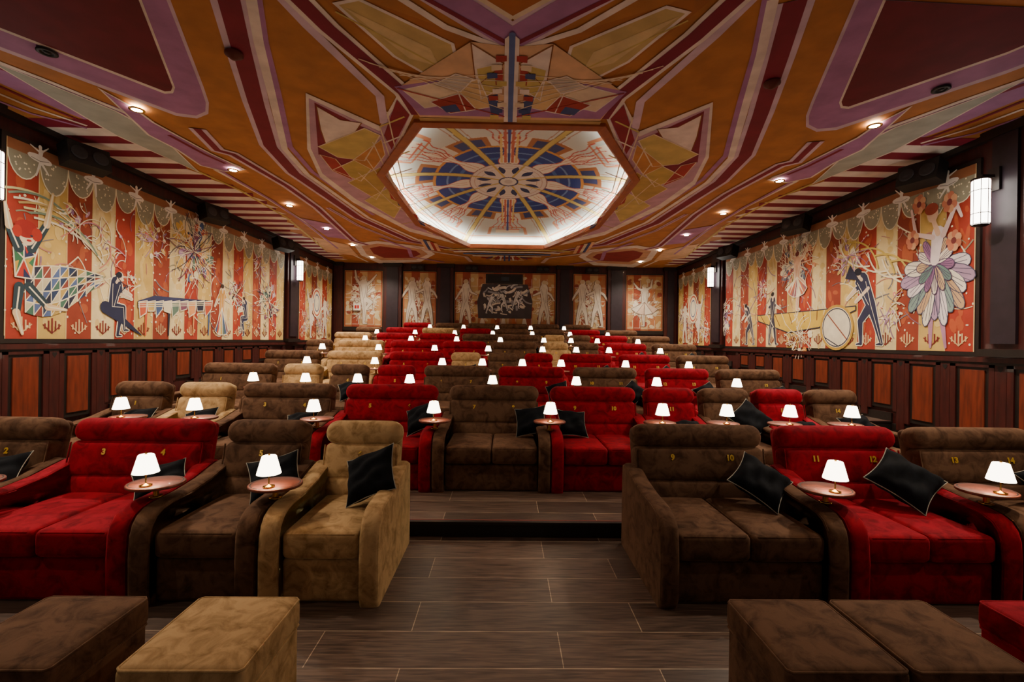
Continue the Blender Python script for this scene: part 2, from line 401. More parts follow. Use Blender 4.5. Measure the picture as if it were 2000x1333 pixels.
for k in range(-2, 3):
    put((np.abs(X-k*.07) < .022) & (np.abs(Y) > 1.15) & (np.abs(Y) < 3.3-.3*abs(k)), [(40, 58, 140), (200, 100, 74), (226, 200, 130)][abs(k)])
put(r < .22, (24, 32, 92)); put(r < .18, (226, 222, 214)); put(r < .09, (206, 196, 190))
verts = np.stack([X, Y+10.0, Z], -1).reshape(-1, 3)
verts = np.vstack([verts, [[0, 10.0, HC+.62]]]); colf = np.vstack([col.reshape(-1, 3), [L(206, 196, 190)]])
faces = []
for i in range(NR-1):
    for k in range(NT): faces.append((i*NT+k, i*NT+(k+1) % NT, (i+1)*NT+(k+1) % NT, (i+1)*NT+k))
for k in range(NT): faces.append((len(verts)-1, (k+1) % NT, k))
me = bpy.data.meshes.new('ceiling_dome'); me.from_pydata(verts.tolist(), [], faces)
at = me.color_attributes.new('paint', 'FLOAT_COLOR', 'POINT'); at.data.foreach_set('color', np.hstack([colf, np.ones((len(colf), 1))]).astype(np.float32).ravel())
m, nt, ln, b = newmat('dome_fresco'); ca = nt.new('ShaderNodeAttribute'); ca.attribute_name = 'paint'; ln.new(ca.outputs['Color'], b.inputs['Base Color']); b.inputs['Roughness'].default_value = .7
me.materials.append(m); me.polygons.foreach_set('use_smooth', [True]*len(faces)); link('ceiling_dome', me)

# ---------------------------------------------------------------- ceiling painting (left half surveyed, mirrored)
MAR = (136, 28, 54); PUR = (178, 126, 176); LIL = (220, 198, 214); CRM = (236, 220, 190); YEL = (212, 192, 114); AQU = (180, 188, 176); WHT = (242, 232, 220)
PEA = (230, 190, 148); BLU = (66, 82, 134); RED = (178, 58, 52); BRN = (150, 90, 40)
c = Painter(lambda x, y, l: (x, y, HC-.002-l*LU), SC, True)
c.poly([(-160, -40), (-160, 30), (0, 97), (345, 226), (385, 231), (407, 222), (408, 200), (398, 170), (318, -40)], LIL, 1, True)
c.poly([(-160, -40), (-160, 22), (0, 90), (345, 220), (383, 225), (401, 217), (402, 200), (392, 170), (310, -40)], PUR, 2, True)
c.poly([(-160, -40), (-160, -18), (0, 57), (322, 182), (338, 181), (342, 170), (262, -40)], WHT, 3, True)
c.poly([(-160, -40), (-160, -22), (0, 52), (322, 177), (334, 176), (337, 168), (256, -40)], (116, 20, 40), 4, True)
c.poly([(-60, 95), (-60, 135), (120, 215), (190, 243), (262, 262), (330, 262), (262, 222), (100, 160)], PUR, 1, True)
c.line([(-60, 98), (100, 160), (262, 226), (330, 268), (470, 326)], .07, WHT, 3, True)
c.line([(-60, 108), (100, 170), (262, 236), (340, 280)], .07, MAR, 3.4, True)
c.poly([(-30, 112), (225, 215), (312, 262), (388, 335), (225, 262)], AQU, 4, True)
c.line([(-30, 112), (225, 215), (312, 262), (388, 335), (225, 262)], .03, WHT, 4.5, True, True)
for o in (0, 16, 32): c.line([(-40, 150+o), (60, 195+o*.8), (170, 240+o*.3)], .05, (MAR, WHT, PUR)[o//16], 3+o*.01, True)
y = 6.15; i = 0
while y < 16.6:
    xi = -5.25-.18*math.sin(i*.7)-(.35 if y > 12 else 0)
    c.poly([(-WX+.02, y), (xi, y), (xi-.12, y+.25), (-WX+.02, y+.25)], MAR, 2); c.poly([(-WX+.02, y+.25), (xi-.12, y+.25), (xi, y+.5), (-WX+.02, y+.5)], WHT, 2); y += .5; i += 1
c.line([(235, 262), (388, 335), (470, 372), (560, 425), (640, 492)], .06, YEL, 3, True)
c.poly([(195, 172), (255, 205), (300, 238), (410, 298), (478, 330), (440, 334), (392, 322), (345, 290), (290, 262)], PUR, 5, True)
c.line([(195, 172), (255, 205), (300, 238), (410, 298), (478, 330), (440, 334), (392, 322), (345, 290), (290, 262)], .035, WHT, 5.5, True, True)
c.line([(330, 262), (400, 300), (440, 318)], .06, MAR, 6, True)
zz = [(385, 250), (425, 292), (455, 300), (560, 362), (620, 405), (690, 470), (800, 500)]
c.line(zz, .22, LIL, 5, True); c.line(zz, .1, MAR, 6, True)
c.line([(420, 330), (520, 385), (590, 430), (650, 478), (720, 512)], .08, WHT, 5, True); c.line([(430, 332), (530, 390), (600, 438), (660, 485)], .06, PUR, 5.5, True)
c.poly([(585, 425), (660, 440), (700, 470), (640, 462)], PUR, 5, True); c.poly([(610, 462), (680, 478), (700, 500), (640, 492)], PEA, 5, True)
c.line([(640, 405), (700, 440), (770, 468), (850, 480)], .1, LIL, 5, True); c.line([(640, 405), (700, 440), (770, 468), (850, 480)], .05, (170, 120, 150), 5.6, True)
bp_ = [(440, -30), (470, 90), (500, 200), (528, 285), (575, 338), (700, 425), (800, 470), (905, 492)]
c.line(bp_, .30, LIL, 2, True); c.line(bp_, .18, MAR, 3, True)
b2 = [(486, -30), (505, 80), (530, 180), (556, 290), (600, 340), (720, 425), (820, 470)]
c.line(b2, .09, WHT, 3.4, True); c.line([(498, -30), (516, 80), (542, 180), (566, 285), (610, 335), (730, 420)], .08, PUR, 3, True)
mot = [(597, 180), (742, 245), (775, 186), (808, 222), (758, 330), (800, 425), (890, 476), (800, 452), (690, 395), (625, 345), (600, 290)]
c.poly(mot, WHT, 4, True)
c.poly([(603, 190), (741, 255), (778, 198), (800, 224), (752, 330), (795, 422), (860, 462), (800, 445), (695, 388), (630, 338), (607, 288)], (202, 164, 184), 5, True)
c.poly([(614, 198), (735, 260), (745, 262), (700, 300), (690, 345), (622, 300)], MAR, 6, True)
c.opoly([(618, 205), (665, 232), (706, 238), (690, 262), (640, 290), (626, 250)], WHT, BRN, .015, 7, True)
c.opoly([(622, 284), (712, 248), (742, 262), (712, 312), (660, 305)], YEL, CRM, .02, 8, True)
c.opoly([(650, 330), (715, 300), (745, 305), (705, 352)], (204, 180, 96), CRM, .02, 8, True)
c.opoly([(680, 355), (742, 325), (760, 350), (735, 388)], (198, 168, 90), CRM, .02, 8, True)
c.opoly([(712, 390), (765, 362), (785, 400), (770, 425)], YEL, CRM, .02, 8, True)
c.opoly([(625, 300), (655, 308), (690, 350), (650, 332)], RED, CRM, .015, 8, True)
c.opoly([(690, 310), (745, 270), (752, 300), (728, 330)], (206, 144, 76), CRM, .015, 8.5, True)
c.poly([(775, 192), (800, 222), (765, 290), (750, 262)], (150, 30, 50), 7, True)
for k in range(5): c.line([(700+14*k, 335-30*k), (765+6*k, 395-8*k), (868+4*k, 462-2*k)], .018, CRM, 10, True)
for k in range(7): c.line([(742+7*k, 245+ (k*32)), (790+5*k, 225+k*34)], .03, WHT if k % 2 else YEL, 9, True)
for k in range(6): c.poly([(760+14*k, 372+14*k), (772+14*k, 376+14*k), (776+14*k, 392+13*k), (764+14*k, 386+13*k)], (RED, BLU, CRM)[k % 3], 10, True)
c.line([(500, -60), (600, 48), (742, 186), (750, 240)], .1, LIL, 5, True)
c.line([(548, -40), (640, 52), (790, 180), (815, 222)], .25, WHT, 5, True); c.line([(548, -40), (640, 52), (790, 180), (815, 222)], .15, MAR, 6, True)
c.poly([(590, -40), (640, 5), (820, 158), (990, 190), (990, -40)], (184, 116, 60), 1.4, True)
c.poly([(640, -60), (690, -10), (990, 100), (990, -60)], AMB, 2, True)
c.opoly([(655, 5), (700, -4), (884, 84), (893, 122), (830, 142), (770, 108)], (210, 186, 122), WHT, .035, 4, True)
c.poly([(672, 12), (840, 92), (858, 128), (800, 112)], (228, 206, 150), 4.9, True)
c.line([(655, 20), (900, 150), (990, 176)], .02, YEL, 5.4, True)
c.line([(790, -60), (990, 74)], .36, LIL, 5, True); c.line([(790, -60), (990, 74)], .27, PUR, 6, True)
c.line([(700, -60), (870, 50), (990, 98)], .07, WHT, 6.4, True); c.line([(735, -60), (990, 86)], .05, MAR, 7, True)
c.poly([(850, -60), (990, 32), (990, -60)], (184, 112, 56), 7, True); c.line([(850, -60), (990, 32)], .05, CRM, 7.5, True)
c.poly([(778, 168), (920, 78), (990, 88), (990, 232), (820, 226)], PEA, 7.6, True)
c.poly([(770, 166), (880, 150), (990, 215), (990, 226), (820, 222)], PUR, 8, True)
c.opoly([(786, 172), (880, 152), (940, 190), (830, 208)], CRM, WHT, .015, 8.4, True)
c.opoly([(920, 80), (984, 120), (930, 166)], WHT, BRN, .015, 9.2, True)
c.opoly([(930, 130), (975, 120), (984, 165), (940, 190)], YEL, WHT, .015, 9.6, True)
c.opoly([(890, 165), (935, 150), (960, 205), (910, 214)], (226, 196, 140), WHT, .015, 10, True)
c.opoly([(840, 195), (900, 178), (930, 210), (880, 218)], (170, 60, 48), WHT, .015, 10.4, True)
c.poly([(860, 205), (890, 200), (900, 214), (872, 216)], BLU, 11, True)
c.opoly([(850, 160), (890, 140), (925, 150), (900, 175)], (206, 198, 184), WHT, .015, 10.6, True)
c.poly([(952, 185), (972, 180), (975, 222), (960, 222)], BLU, 11, True); c.poly([(966, 130), (982, 128), (982, 160), (968, 162)], RED, 11, True)
c.poly([(0, 4.22), (-.07, 4.3), (-.085, 5.93), (0, 5.93)], WHT, 12); c.poly([(0, 4.2), (-.03, 4.22), (-.03, 5.93), (0, 5.93)], (94, 114, 170), 12.6)
for k in range(9): c.poly([(-.05-.05*(k % 3), 4.55+.15*k), (-.16-.05*(k % 3), 4.55+.15*k), (-.16-.05*(k % 3), 4.66+.15*k), (-.05-.05*(k % 3), 4.64+.15*k)], (RED, CRM, BLU, YEL, WHT)[k % 5], 13)
for k in range(6): c.line([(700+20*k, 110+8*k), (984, 210-14*k)], .014, CRM, 12, True)
c.line([(775, 168), (985, 224)], .02, RED, 12.4, True); c.line([(820, 232), (984, 236)], .14, (206, 170, 110), 9, True)
c.poly([(690, 476), (735, 470), (830, 482), (850, 496), (820, 512), (740, 514), (705, 498)], WHT, 5, True)
c.poly([(706, 480), (738, 475), (822, 486), (836, 496), (812, 507), (745, 508), (716, 496)], (210, 164, 128), 6, True)
c.poly([(722, 484), (742, 480), (812, 489), (822, 496), (805, 503), (750, 503), (730, 495)], (146, 34, 38), 7, True)
for k in range(5): c.line([(822+7*k, 466+2*k), (834+6*k, 486+k)], .1, (PEA, BLU, CRM, RED, PEA)[k], 8, True)
for k, cc in enumerate([YEL, WHT, (90, 120, 170), CRM, RED, PEA]):
    y0 = 14.3+k*.32; w_ = 2.0-.28*k
    c.line([(-w_, y0+.1), (-w_*.55, y0-.05+.25*(k*.2)), (0, y0+.1)], .2, cc, 8+k*.4)
for k in range(5): c.line([(-.08-.1*k, 15.2+.06*k), (-.08-.16*k, 16.3-.1*k)], .06, (BLU, WHT, RED, YEL, BLU)[k], 11)
c.line([(600, 500), (760, 518), (985, 522)], .18, (196, 140, 60), 5, True); c.line([(610, 508), (770, 524), (985, 527)], .1, MAR, 6, True)
c.line([(-2.9, 14.0), (-2.3, 14.9), (-1.4, 15.6), (-1.3, 16.6)], .14, (216, 190, 176), 7)
c.line([(-3.6, 13.0), (-3.1, 14.4), (-3.3, 15.8), (-2.3, 16.8)], .12, PUR, 7)
mur = c.build('ceiling_mural')

# ---------------------------------------------------------------- wall murals
PAL = [(196, 84, 54), (214, 176, 90), (70, 92, 136), (226, 214, 176), (98, 126, 112), (130, 76, 100), (222, 150, 90), (40, 42, 62), (186, 150, 186)]
GR = (150, 146, 122); CR = (236, 226, 196); DB = (40, 42, 66)
STR = [(166, 54, 34), (208, 174, 96), (146, 58, 36), (228, 208, 154)]
def wallmural(sx, name, y0, y1, z0=1.64, z1=4.25, big=True):
    X0 = sx*WX
    a = Acc(); xs = sorted((X0, X0-sx*.035)); box(a, xs[0], xs[1], y0-.06, y1+.06, z0-.06, z1+.06, WOODD)
    par = bpy.data.objects.new(name, None); bpy.context.collection.objects.link(par); a.build('panel', parent=par)
    p = Painter(lambda u, v, l: (X0-sx*(.037+l*LU), u, v), SL if sx < 0 else SR)
    n = max(3, round((y1-y0)/.42)); w = (y1-y0)/n
    for i in range(n):
        s0 = y0+i*w
        p.poly([(s0, z0), (s0+w, z0), (s0+w, z1), (s0, z1)], STR[i % 4], 0)
        for k in range(14):
            cc = [(182, 82, 46), (220, 192, 120), (172, 86, 50), (216, 188, 122)][i % 4]
            yy = z0+.15+rnd()*(z1-z0-.4); p.ell((s0+w*(.25+.5*rnd()), yy), w*(.06+.12*rnd()), .04+.16*rnd(), cc, .6+.05*k, 9, (rnd()-.5)*.6)
        p.line([(s0, z0), (s0, z1)], .014, (226, 200, 140), 1.8)
        for k in range(16): p.ell((s0+rnd()*w, z0+.05+rnd()*(z1-z0-.5)), .012+.012*rnd(), .012+.01*rnd(), CR, 2.2, 6)
        m0 = s0+w/2
        for q in (-.1, -.05, 0, .05, .1): p.line([(m0+q, z0+.08+abs(q)*.6), (m0+q, z0+.2+(.12-abs(q))*.8)], .022, (120, 34, 32) if i % 2 else (220, 184, 134), 2.6)
        p.line([(m0-.13, z0+.2), (m0, z0+.08), (m0+.13, z0+.2)], .015, (220, 184, 134) if i % 2 == 0 else (120, 34, 32), 3)
    m = max(2, round((y1-y0)/.82)); w2 = (y1-y0)/m
    p.poly([(y0, z1-.16), (y1, z1-.16), (y1, z1), (y0, z1)], (150, 96, 60), 3.4)
    for i in range(m*2):
        s0 = y0+(i+.5)*w2/2; hh = .34+.1*(i % 2)
        p.ell((s0, z1-.14), w2/4*1.0, hh, GR, 3.8+.4*(i % 2), 16, 0, math.pi, 2*math.pi)
        p.line([(s0+w2/4*math.cos(t), z1-.14+hh*math.sin(t)) for t in np.linspace(math.pi, 2*math.pi, 12)], .016, CR, 4.6)
        for k in range(14): p.ell((s0+(rnd()-.5)*w2*.36, z1-.16-rnd()*hh*.72), .013, .013, CR, 4.8, 6)
    for i in range(m):
        s0 = y0+(i+.5)*w2; zc = z1-.12; fl = 1 if i % 2 else -1
        wc = (236, 232, 220)
        p.ell((s0, zc-.02), .17, .055, wc, 5.6, 12, .1*fl); p.limb((s0, zc), (s0-.01*fl, zc+.09), .05, .065, wc, 5.6)
        p.limb((s0+.02, zc-.02), (s0+.05*fl, zc-.26), .045, .02, wc, 5.6); p.limb((s0-.02, zc-.02), (s0-.12*fl, zc-.2), .045, .02, wc, 5.6)
        p.limb((s0-.02, zc+.08), (s0-.13, zc+.13), .026, .014, wc, 5.6); p.limb((s0+.02, zc+.08), (s0+.11, zc+.17), .026, .014, wc, 5.6)
        p.ell((s0, zc+.14), .025, .033, wc, 5.6, 10)
        p.line([(s0-.12, zc-.03), (s0, zc-.05), (s0+.12, zc-.02)], .008, (120, 110, 100), 6.2)
    for i in range(int((y1-y0)*18)):
        u = y0+.1+rnd()*(y1-y0-.5); v = z0+.5+rnd()*(z1-z0-1.1); L_ = .15+.4*rnd(); t = rnd()*6.28
        q = (min(y1-.02, max(y0+.02, u+L_*math.cos(t))), min(z1-.4, v+L_*math.sin(t)))
        p.curve((u, v), q, (rnd()-.5)*.7, .010+.012*rnd(), random.choice([CR, GR, (240, 226, 190), (190, 130, 120), (140, 110, 140), (120, 120, 130)]), 3)
    return par, p
def cluster(p, c, r, n=26, cols=PAL, layer=5, sy=1.0, lc=None):
    lc = lc or (cols+[(236, 226, 200)] if cols is not PAL else [DB, CR, (124, 60, 90)])
    for i in range(n):
        t = rnd()*6.283; d = r*rnd()**.6; q = (c[0]+d*math.cos(t), c[1]+d*math.sin(t)*sy); cc = random.choice(cols)
        p.ell(q, r*(.1+.12*rnd()), r*(.06+.08*rnd()), cc, layer+i*.02, 10, t)
        p.curve(q, (c[0]+(d+r*.35)*math.cos(t+.6), c[1]+(d+r*.35)*math.sin(t+.6)*sy), .4, .014, (236, 226, 200), layer+1.5)
    for i in range(n//2):
        t = rnd()*6.283; p.curve(c, (c[0]+r*1.25*math.cos(t), c[1]+r*1.25*math.sin(t)*sy), (rnd()-.5), .014, random.choice(lc), layer+2)
def patch(p, pts, c, cols=PAL, layer=5, oc=(236, 226, 200)):
    R_ = pts+[pts[0]]; p.fan(c, R_, cols, oc, layer)
# LEFT
par, p = wallmural(-1, 'wall_mural', 5.95, 13.3)
S = SL
def PX(l): return [S(q) for q in l]
HQ = [(44, 62, 96), (190, 158, 84), (70, 110, 92), (40, 42, 62), (140, 66, 54), (214, 200, 160), (84, 104, 150)]
for k in range(9):
    x0, x1 = 48+17*k, 48+17*(k+1)
    top = lambda x: 522-10*math.sin((x-48)/156*3.1)+ (x-48)*.12; bot = lambda x: 606+22*math.sin((x-40)/156*4.2)-(x-48)*.2
    for j in range(4):
        ya, yb = [top(x0)+(bot(x0)-top(x0))*t for t in (j/4, (j+1)/4)]; yc, yd = [top(x1)+(bot(x1)-top(x1))*t for t in (j/4, (j+1)/4)]
        z = PX([(x0, ya), (x1, yc), (x1, yd), (x0, yb)]); p.poly(z, HQ[(k*2+j*3) % 7], 5); p.poly([z[0], z[1], z[3]], HQ[(k+j+2) % 7], 5.4); p.line([z[0], z[1]], .016, CR, 5.9); p.line([z[1], z[3]], .012, CR, 5.9); p.line([z[0], z[3]], .014, CR, 5.9)
patch(p, PX([(24, 482), (45, 476), (68, 500), (60, 545), (28, 540)]), S((45, 505)), [(60, 120, 84), (40, 50, 90), (214, 170, 70), (190, 50, 40)], 6.4)
for q in (((35, 484), (16, 440), (8, 395)), ((60, 486), (90, 440), (102, 380)), ((36, 560), (30, 610), (42, 652)), ((55, 560), (92, 600), (128, 606))):
    q = PX(q); p.limb(q[0], q[1], .13, .1, (40, 60, 70), 7.2); p.limb(q[1], q[2], .1, .04, (226, 196, 150), 7.2); p.line(q, .02, CR, 7.7)
hc = S((52, 458)); p.ell(hc, .11, .15, (236, 214, 180), 8); p.ell((hc[0]-.02, hc[1]+.07), .15, .12, (160, 36, 28), 8.4); p.ell((hc[0]+.12, hc[1]+.02), .07, .09, (180, 48, 30), 8.8); p.ell((hc[0]-.13, hc[1]+.02), .06, .08, (180, 48, 30), 8.8)
p.ell((hc[0]+.02, hc[1]-.08), .035, .016, (190, 30, 30), 8.9, 8); p.ell((hc[0]+.05, hc[1]-.01), .02, .012, DB, 8.9, 8)
for i in range(7): p.curve(S((5+10*i, 365+10*i)), S((130+12*i, 420+16*i)), .35*(1 if i % 2 else .7), .03, ((216, 206, 150), (120, 140, 120), CR, (190, 160, 100))[i % 4], 6)
p.figure(S((222, 655)), S((235, 530))[1]-S((222, 655))[1]+.1, 1, pose=1, body=(36, 40, 70), hair=(24, 24, 40))
p.limb(S((205, 600)), S((275, 655)), .2, .02, (36, 40, 70), 6.6)
pk = PX([(268, 588), (300, 578), (412, 588), (412, 602), (300, 600), (268, 602)]); p.poly(pk, (52, 56, 96), 6)
for i in range(9):
    x = 270+16*i; z = PX([(x, 590), (x+16, 588), (x+14, 612-(i % 3)*4), (x+2, 620-(i % 2)*12)]); p.poly(z, PAL[i % 8], 6.5+.1*i); p.line(z, .02, CR, 7.8, closed=True)
for x in (285, 330, 378, 408): p.limb(S((x, 600)), S((x-2, 655)), .06, .03, PAL[(x//7) % 8], 6.4)
for i in range(3): p.line(PX([(268, 592+4*i), (412, 590+3*i)]), .015, CR, 8.2)
cluster(p, S((378, 492)), .62, 60)
p.figure(S((432, 655)), 1.15, 1, pose=0, body=(206, 150, 70), hair=(60, 40, 30), skirt=([(-1.6, .6), (-.8, .1), (.2, 0), (1.2, .2), (1.8, .9)], PAL))
p.figure(S((478, 655)), 1.05, -1, pose=1, body=(40, 44, 76))
PK = [(190, 150, 180), CR, (214, 130, 120), (150, 110, 150), (214, 180, 110)]
cluster(p, S((460, 575)), .3, 22); cluster(p, S((525, 590)), .5, 40, sy=.9); cluster(p, S((508, 520)), .3, 14, PK); cluster(p, S((250, 560)), .22, 8)
cluster(p, S((155, 440)), .3, 14, PK); cluster(p, S((300, 470)), .32, 18, PK); cluster(p, S((215, 480)), .25, 10, PK, sy=1.6)
for i in range(5): cluster(p, S((470+16*i, 640)), .12, 6)
p.build('painting', par)
# RIGHT
par, p = wallmural(1, 'wall_mural', 6.2, 13.3)
S = SR
def petal(p, c, ang, L_, w, col, oc, ly):
    pts = []; kx = .66
    for t in np.linspace(0, 2*math.pi, 16, endpoint=False):
        x = L_/2*(1+math.cos(t)); y = w/2*math.sin(t)*(.5+.5*x/L_); pts.append((c[0]+kx*(x*math.cos(ang)-y*math.sin(ang)), c[1]+x*math.sin(ang)+y*math.cos(ang)))
    p.poly(pts, col, ly); p.line(pts, .012, oc, ly+.25, closed=True)
    for k in (-.25, 0, .25): p.line([c, (c[0]+kx*L_*.9*math.cos(ang+k*.4), c[1]+L_*.9*math.sin(ang+k*.4))], .008, oc, ly+.25)
bc = S((1828, 510))
for i in range(13): petal(p, (bc[0], bc[1]-.1), -math.pi/2+(i-6)*.27, .8+.12*(i % 2), .32, [(226, 216, 220), (176, 146, 176), (236, 228, 210), (196, 160, 120), (130, 154, 148)][i % 5], (70, 70, 96), 5+.3*i)
for i in range(11): petal(p, (bc[0], bc[1]-.05), (i-5)*.5-1.57, .46, .2, [(206, 176, 130), (232, 222, 206), (150, 104, 146), (104, 136, 130)][i % 4], (80, 60, 96), 9.6+.2*i)
p.limb((bc[0], bc[1]), (bc[0]-.05, bc[1]+.42), .14, .2, (226, 212, 214), 12.2)
p.limb((bc[0]-.05, bc[1]+.4), (bc[0]+.02, bc[1]+.6), .08, .07, (226, 190, 160), 12.3); p.ell((bc[0]+.04, bc[1]+.72), .09, .13, (226, 190, 160), 12.6); p.ell((bc[0]+.06, bc[1]+.8), .11, .09, (150, 60, 40), 13)
for d in (-1, 1):
    e = (bc[0]+d*.32, bc[1]+.62-.15*d); p.limb((bc[0]-.05+d*.08, bc[1]+.36), e, .08, .06, (222, 196, 190), 12.3); p.limb(e, (e[0]+d*.08, e[1]+.3*d+.1), .06, .04, (222, 196, 190), 12.3)
    p.limb((bc[0]+d*.07, bc[1]-.6), (bc[0]+d*.12-.05, bc[1]-1.3), .12, .04, (180, 130, 160), 4.4)
for q in ((1785, 470), (1866, 470), (1798, 400), (1858, 395)):
    w_ = S(q)
    for k in range(7): p.ell((w_[0]+.07*math.cos(k*.9), w_[1]+.1*math.sin(k*.9)), .05, .06, [(196, 120, 90), (214, 160, 120)][k % 2], 12.6+.1*k, 10)
    p.ell(w_, .04, .05, (120, 50, 50), 13.8, 10)
p.figure(S((1693, 672)), 1.62, 1, pose=3, body=(44, 46, 76), hair=(24, 24, 40))
p.poly(PX([(1652, 545), (1680, 548), (1662, 518)]), (36, 38, 64), 9)
dc = S((1634, 640)); p.ell(dc, .42, .42, (232, 222, 196), 7.2, 32); p.ring(dc, .42, .42, .05, (190, 150, 60), 7.6); p.ring(dc, .37, .37, .02, DB, 8)
p.line([(dc[0]-.3, dc[1]-.25), (dc[0]+.25, dc[1]+.28)], .025, (150, 80, 60), 7.7); p.line([(dc[0]+.3, dc[1]-.2), (dc[0]-.05, dc[1]-.36)], .02, DB, 7.7)
lt = PX([(1480, 617), (1600, 606), (1672, 598), (1672, 606), (1600, 640), (1540, 650), (1482, 628)]); p.poly(lt, (214, 178, 66), 5.6); p.line(lt, .02, DB, 6, closed=True)
for i in range(12): p.line(PX([(1485+14*i, 615-i), (1500+12*i, 642-i*2)]), .02, CR if i % 2 else (120, 60, 30), 6.4)
for x0 in (1463, 1508): p.figure(S((x0, 672)), 1.25, 1 if x0 < 1500 else -1, pose=3 if x0 < 1500 else 0, body=(56, 52, 68), hair=(40, 26, 26))
fc = S((1558, 530)); cluster(p, (fc[0], fc[1]+.15), .55, 50, [(214, 150, 110), (120, 60, 50), (196, 80, 60), CR, (100, 110, 130)])
p.figure((fc[0], fc[1]-.85), 1.3, -1, pose=2, body=(214, 170, 140), hair=(110, 40, 30), skirt=([(-2, 2.6), (-1.4, 1.9), (-.4, 1.6), (.6, 1.6), (1.5, 2), (2.2, 2.8)], [(206, 120, 90), CR, (150, 100, 110)]), layer=8)
cluster(p, S((1415, 620)), .45, 40, [(150, 110, 150), (190, 150, 160), (90, 60, 90), CR]); cluster(p, S((1560, 655)), .4, 24, [(214, 140, 60), CR, (120, 60, 40)])
cluster(p, S((1490, 560)), .3, 14, PK); cluster(p, S((1660, 500)), .4, 22, PK); cluster(p, S((1740, 600)), .22, 14, PK, sy=1.8)
for i in range(9): p.curve(S((1640+14*i, 470+6*i)), S((1700+16*i, 520+5*i)), .4*(-1)**i, .03, (CR, (206, 180, 90))[i % 2], 7)
p.build('painting', par)
for sx in (-1, 1):
    par, p = wallmural(sx, 'wall_mural', 14.3, 16.95)
    for k in range(4): cluster(p, (14.7+.6*k, 2.2+.5*(k % 2)), .35, 24, [(190, 160, 190), CR, (210, 110, 70), (90, 90, 120)])
    p.ell((15.6, 2.9), .4, .5, CR, 7.4, 24); p.ring((15.6, 2.9), .32, .42, .05, (196, 90, 60), 7.8); p.ring((15.6, 2.9), .2, .28, .04, (90, 100, 140), 7.8)
    p.figure((15.1, 1.75), 1.4, 1, pose=2, body=(222, 208, 190), skin=(226, 214, 196), hair=(140, 60, 40), layer=8.3)
    p.figure((16.3, 1.75), 1.4, -1, pose=0, body=(222, 208, 190), skin=(226, 214, 196), hair=(140, 60, 40), layer=8.3)
    p.build('painting', par)
CW = (222, 214, 198); OL = (130, 110, 96)
for x0, x1, kind in ((-6.1, -4.68, 0), (-3.9, -2.65, 1), (-1.95, 1.87, 2), (2.55, 3.8, 3), (4.57, 5.97, 4)):
    par = bpy.data.objects.new('back_wall_mural', None); bpy.context.collection.objects.link(par)
    a = Acc(); box(a, x0-.05, x1+.05, YB-.035, YB, 2.12, 4.32, WOODD); a.build('panel', parent=par)
    p = Painter(lambda u, v, l: (u, YB-.037-l*LU, v), SB)
    z0, z1 = 2.16, 4.28; n = max(3, round((x1-x0)/.3)); w = (x1-x0)/n
    for i in range(n):
        s0 = x0+i*w; p.poly([(s0, z0), (s0+w, z0), (s0+w, z1), (s0, z1)], [(190, 144, 92), (156, 72, 50), (200, 168, 118), (180, 120, 80)][i % 4], 0)
        for k in range(8): p.ell((min(x1-.12, max(x0+.12, s0+w*rnd())), z0+.15+rnd()*1.85), .05+.06*rnd(), .04+.08*rnd(), random.choice([(184, 104, 66), (208, 190, 146), (146, 70, 52), (210, 198, 162)]), .5+.1*k, 7, rnd()*3)
        for k in range(4): p.line([(s0+.02, z0+.1+.5*k), (s0+w-.03, z0+.1+.5*k), (s0+w-.03, z0+.4+.5*k)], .015, CW, 2)
    p.line([(x0+.03, z0+.03), (x1-.03, z0+.03), (x1-.03, z1-.03), (x0+.03, z1-.03)], .03, (150, 60, 40), 2.4, closed=True)
    cx = (x0+x1)/2
    FG = dict(body=CW, skin=CW, hair=(206, 188, 154), oc=OL)
    CL = [CW, (204, 192, 168), (232, 224, 210)]; LC = [OL, CW, (170, 140, 116)]
    if kind == 0:
        cluster(p, (cx, 3.3), .5, 50, CL, 3, lc=LC); cluster(p, (cx, 2.8), .4, 30, CL, 3, lc=LC); p.figure((cx, 2.3), 1.8, 1, pose=2, layer=6, **FG)
    elif kind in (1, 3):
        cluster(p, (cx, 3.5), .42, 34, CL, 3, lc=LC); cluster(p, (cx, 2.75), .42, 34, CL, 3, lc=LC)
        p.figure((cx-.3, 2.3), 1.75, 1, pose=0, layer=6, **FG); p.figure((cx+.3, 2.3), 1.75, -1, pose=0, layer=9, **FG)
    elif kind == 4:
        cluster(p, (cx, 3.1), .5, 40, CL, 3, lc=LC)
        p.figure((cx, 2.35), 1.6, -1, pose=2, layer=6, skirt=([(-2.4, 3.0), (-1.5, 2.2), (0, 1.9), (1.5, 2.2), (2.4, 3.0)], [CW, (214, 190, 170)]), **FG)
    else:
        for k in (-1.55, 1.45):
            cluster(p, (k, 3.0), .3, 34, CL, 3, sy=1.6, lc=LC); p.figure((k, 2.3), 1.7, 1 if k < 0 else -1, pose=0, layer=6, **FG)
        p.poly([(-1.05, 2.55), (.95, 2.55), (1.0, 3.2), (.8, 3.85), (-.9, 3.85), (-1.1, 3.2)], (70, 62, 64), 5)
        for k in range(70): 
            u = -.85+1.5*rnd(); v = 2.7+rnd()*1.0; p.curve((u, v), (u+(rnd()-.3)*.6, v+(rnd()-.5)*.4), (rnd()-.5), .03+.07*rnd(), random.choice([CW, (200, 200, 200), CW, (150, 150, 154)]), 6)
        for k in range(3): p.figure((-.6+.5*k, 2.75+.1*k), .8, (-1)**k, pose=3, layer=7+k*3, body=(226, 226, 222), skin=(226, 226, 222), hair=(100, 100, 104), oc=(60, 60, 64))
        for k in range(5): p.limb((-.9+.4*k, 2.3), (-.9+.4*k, 2.5), .2, .12, [CW, (196, 110, 70)][k % 2], 5)
    p.build('painting', par)
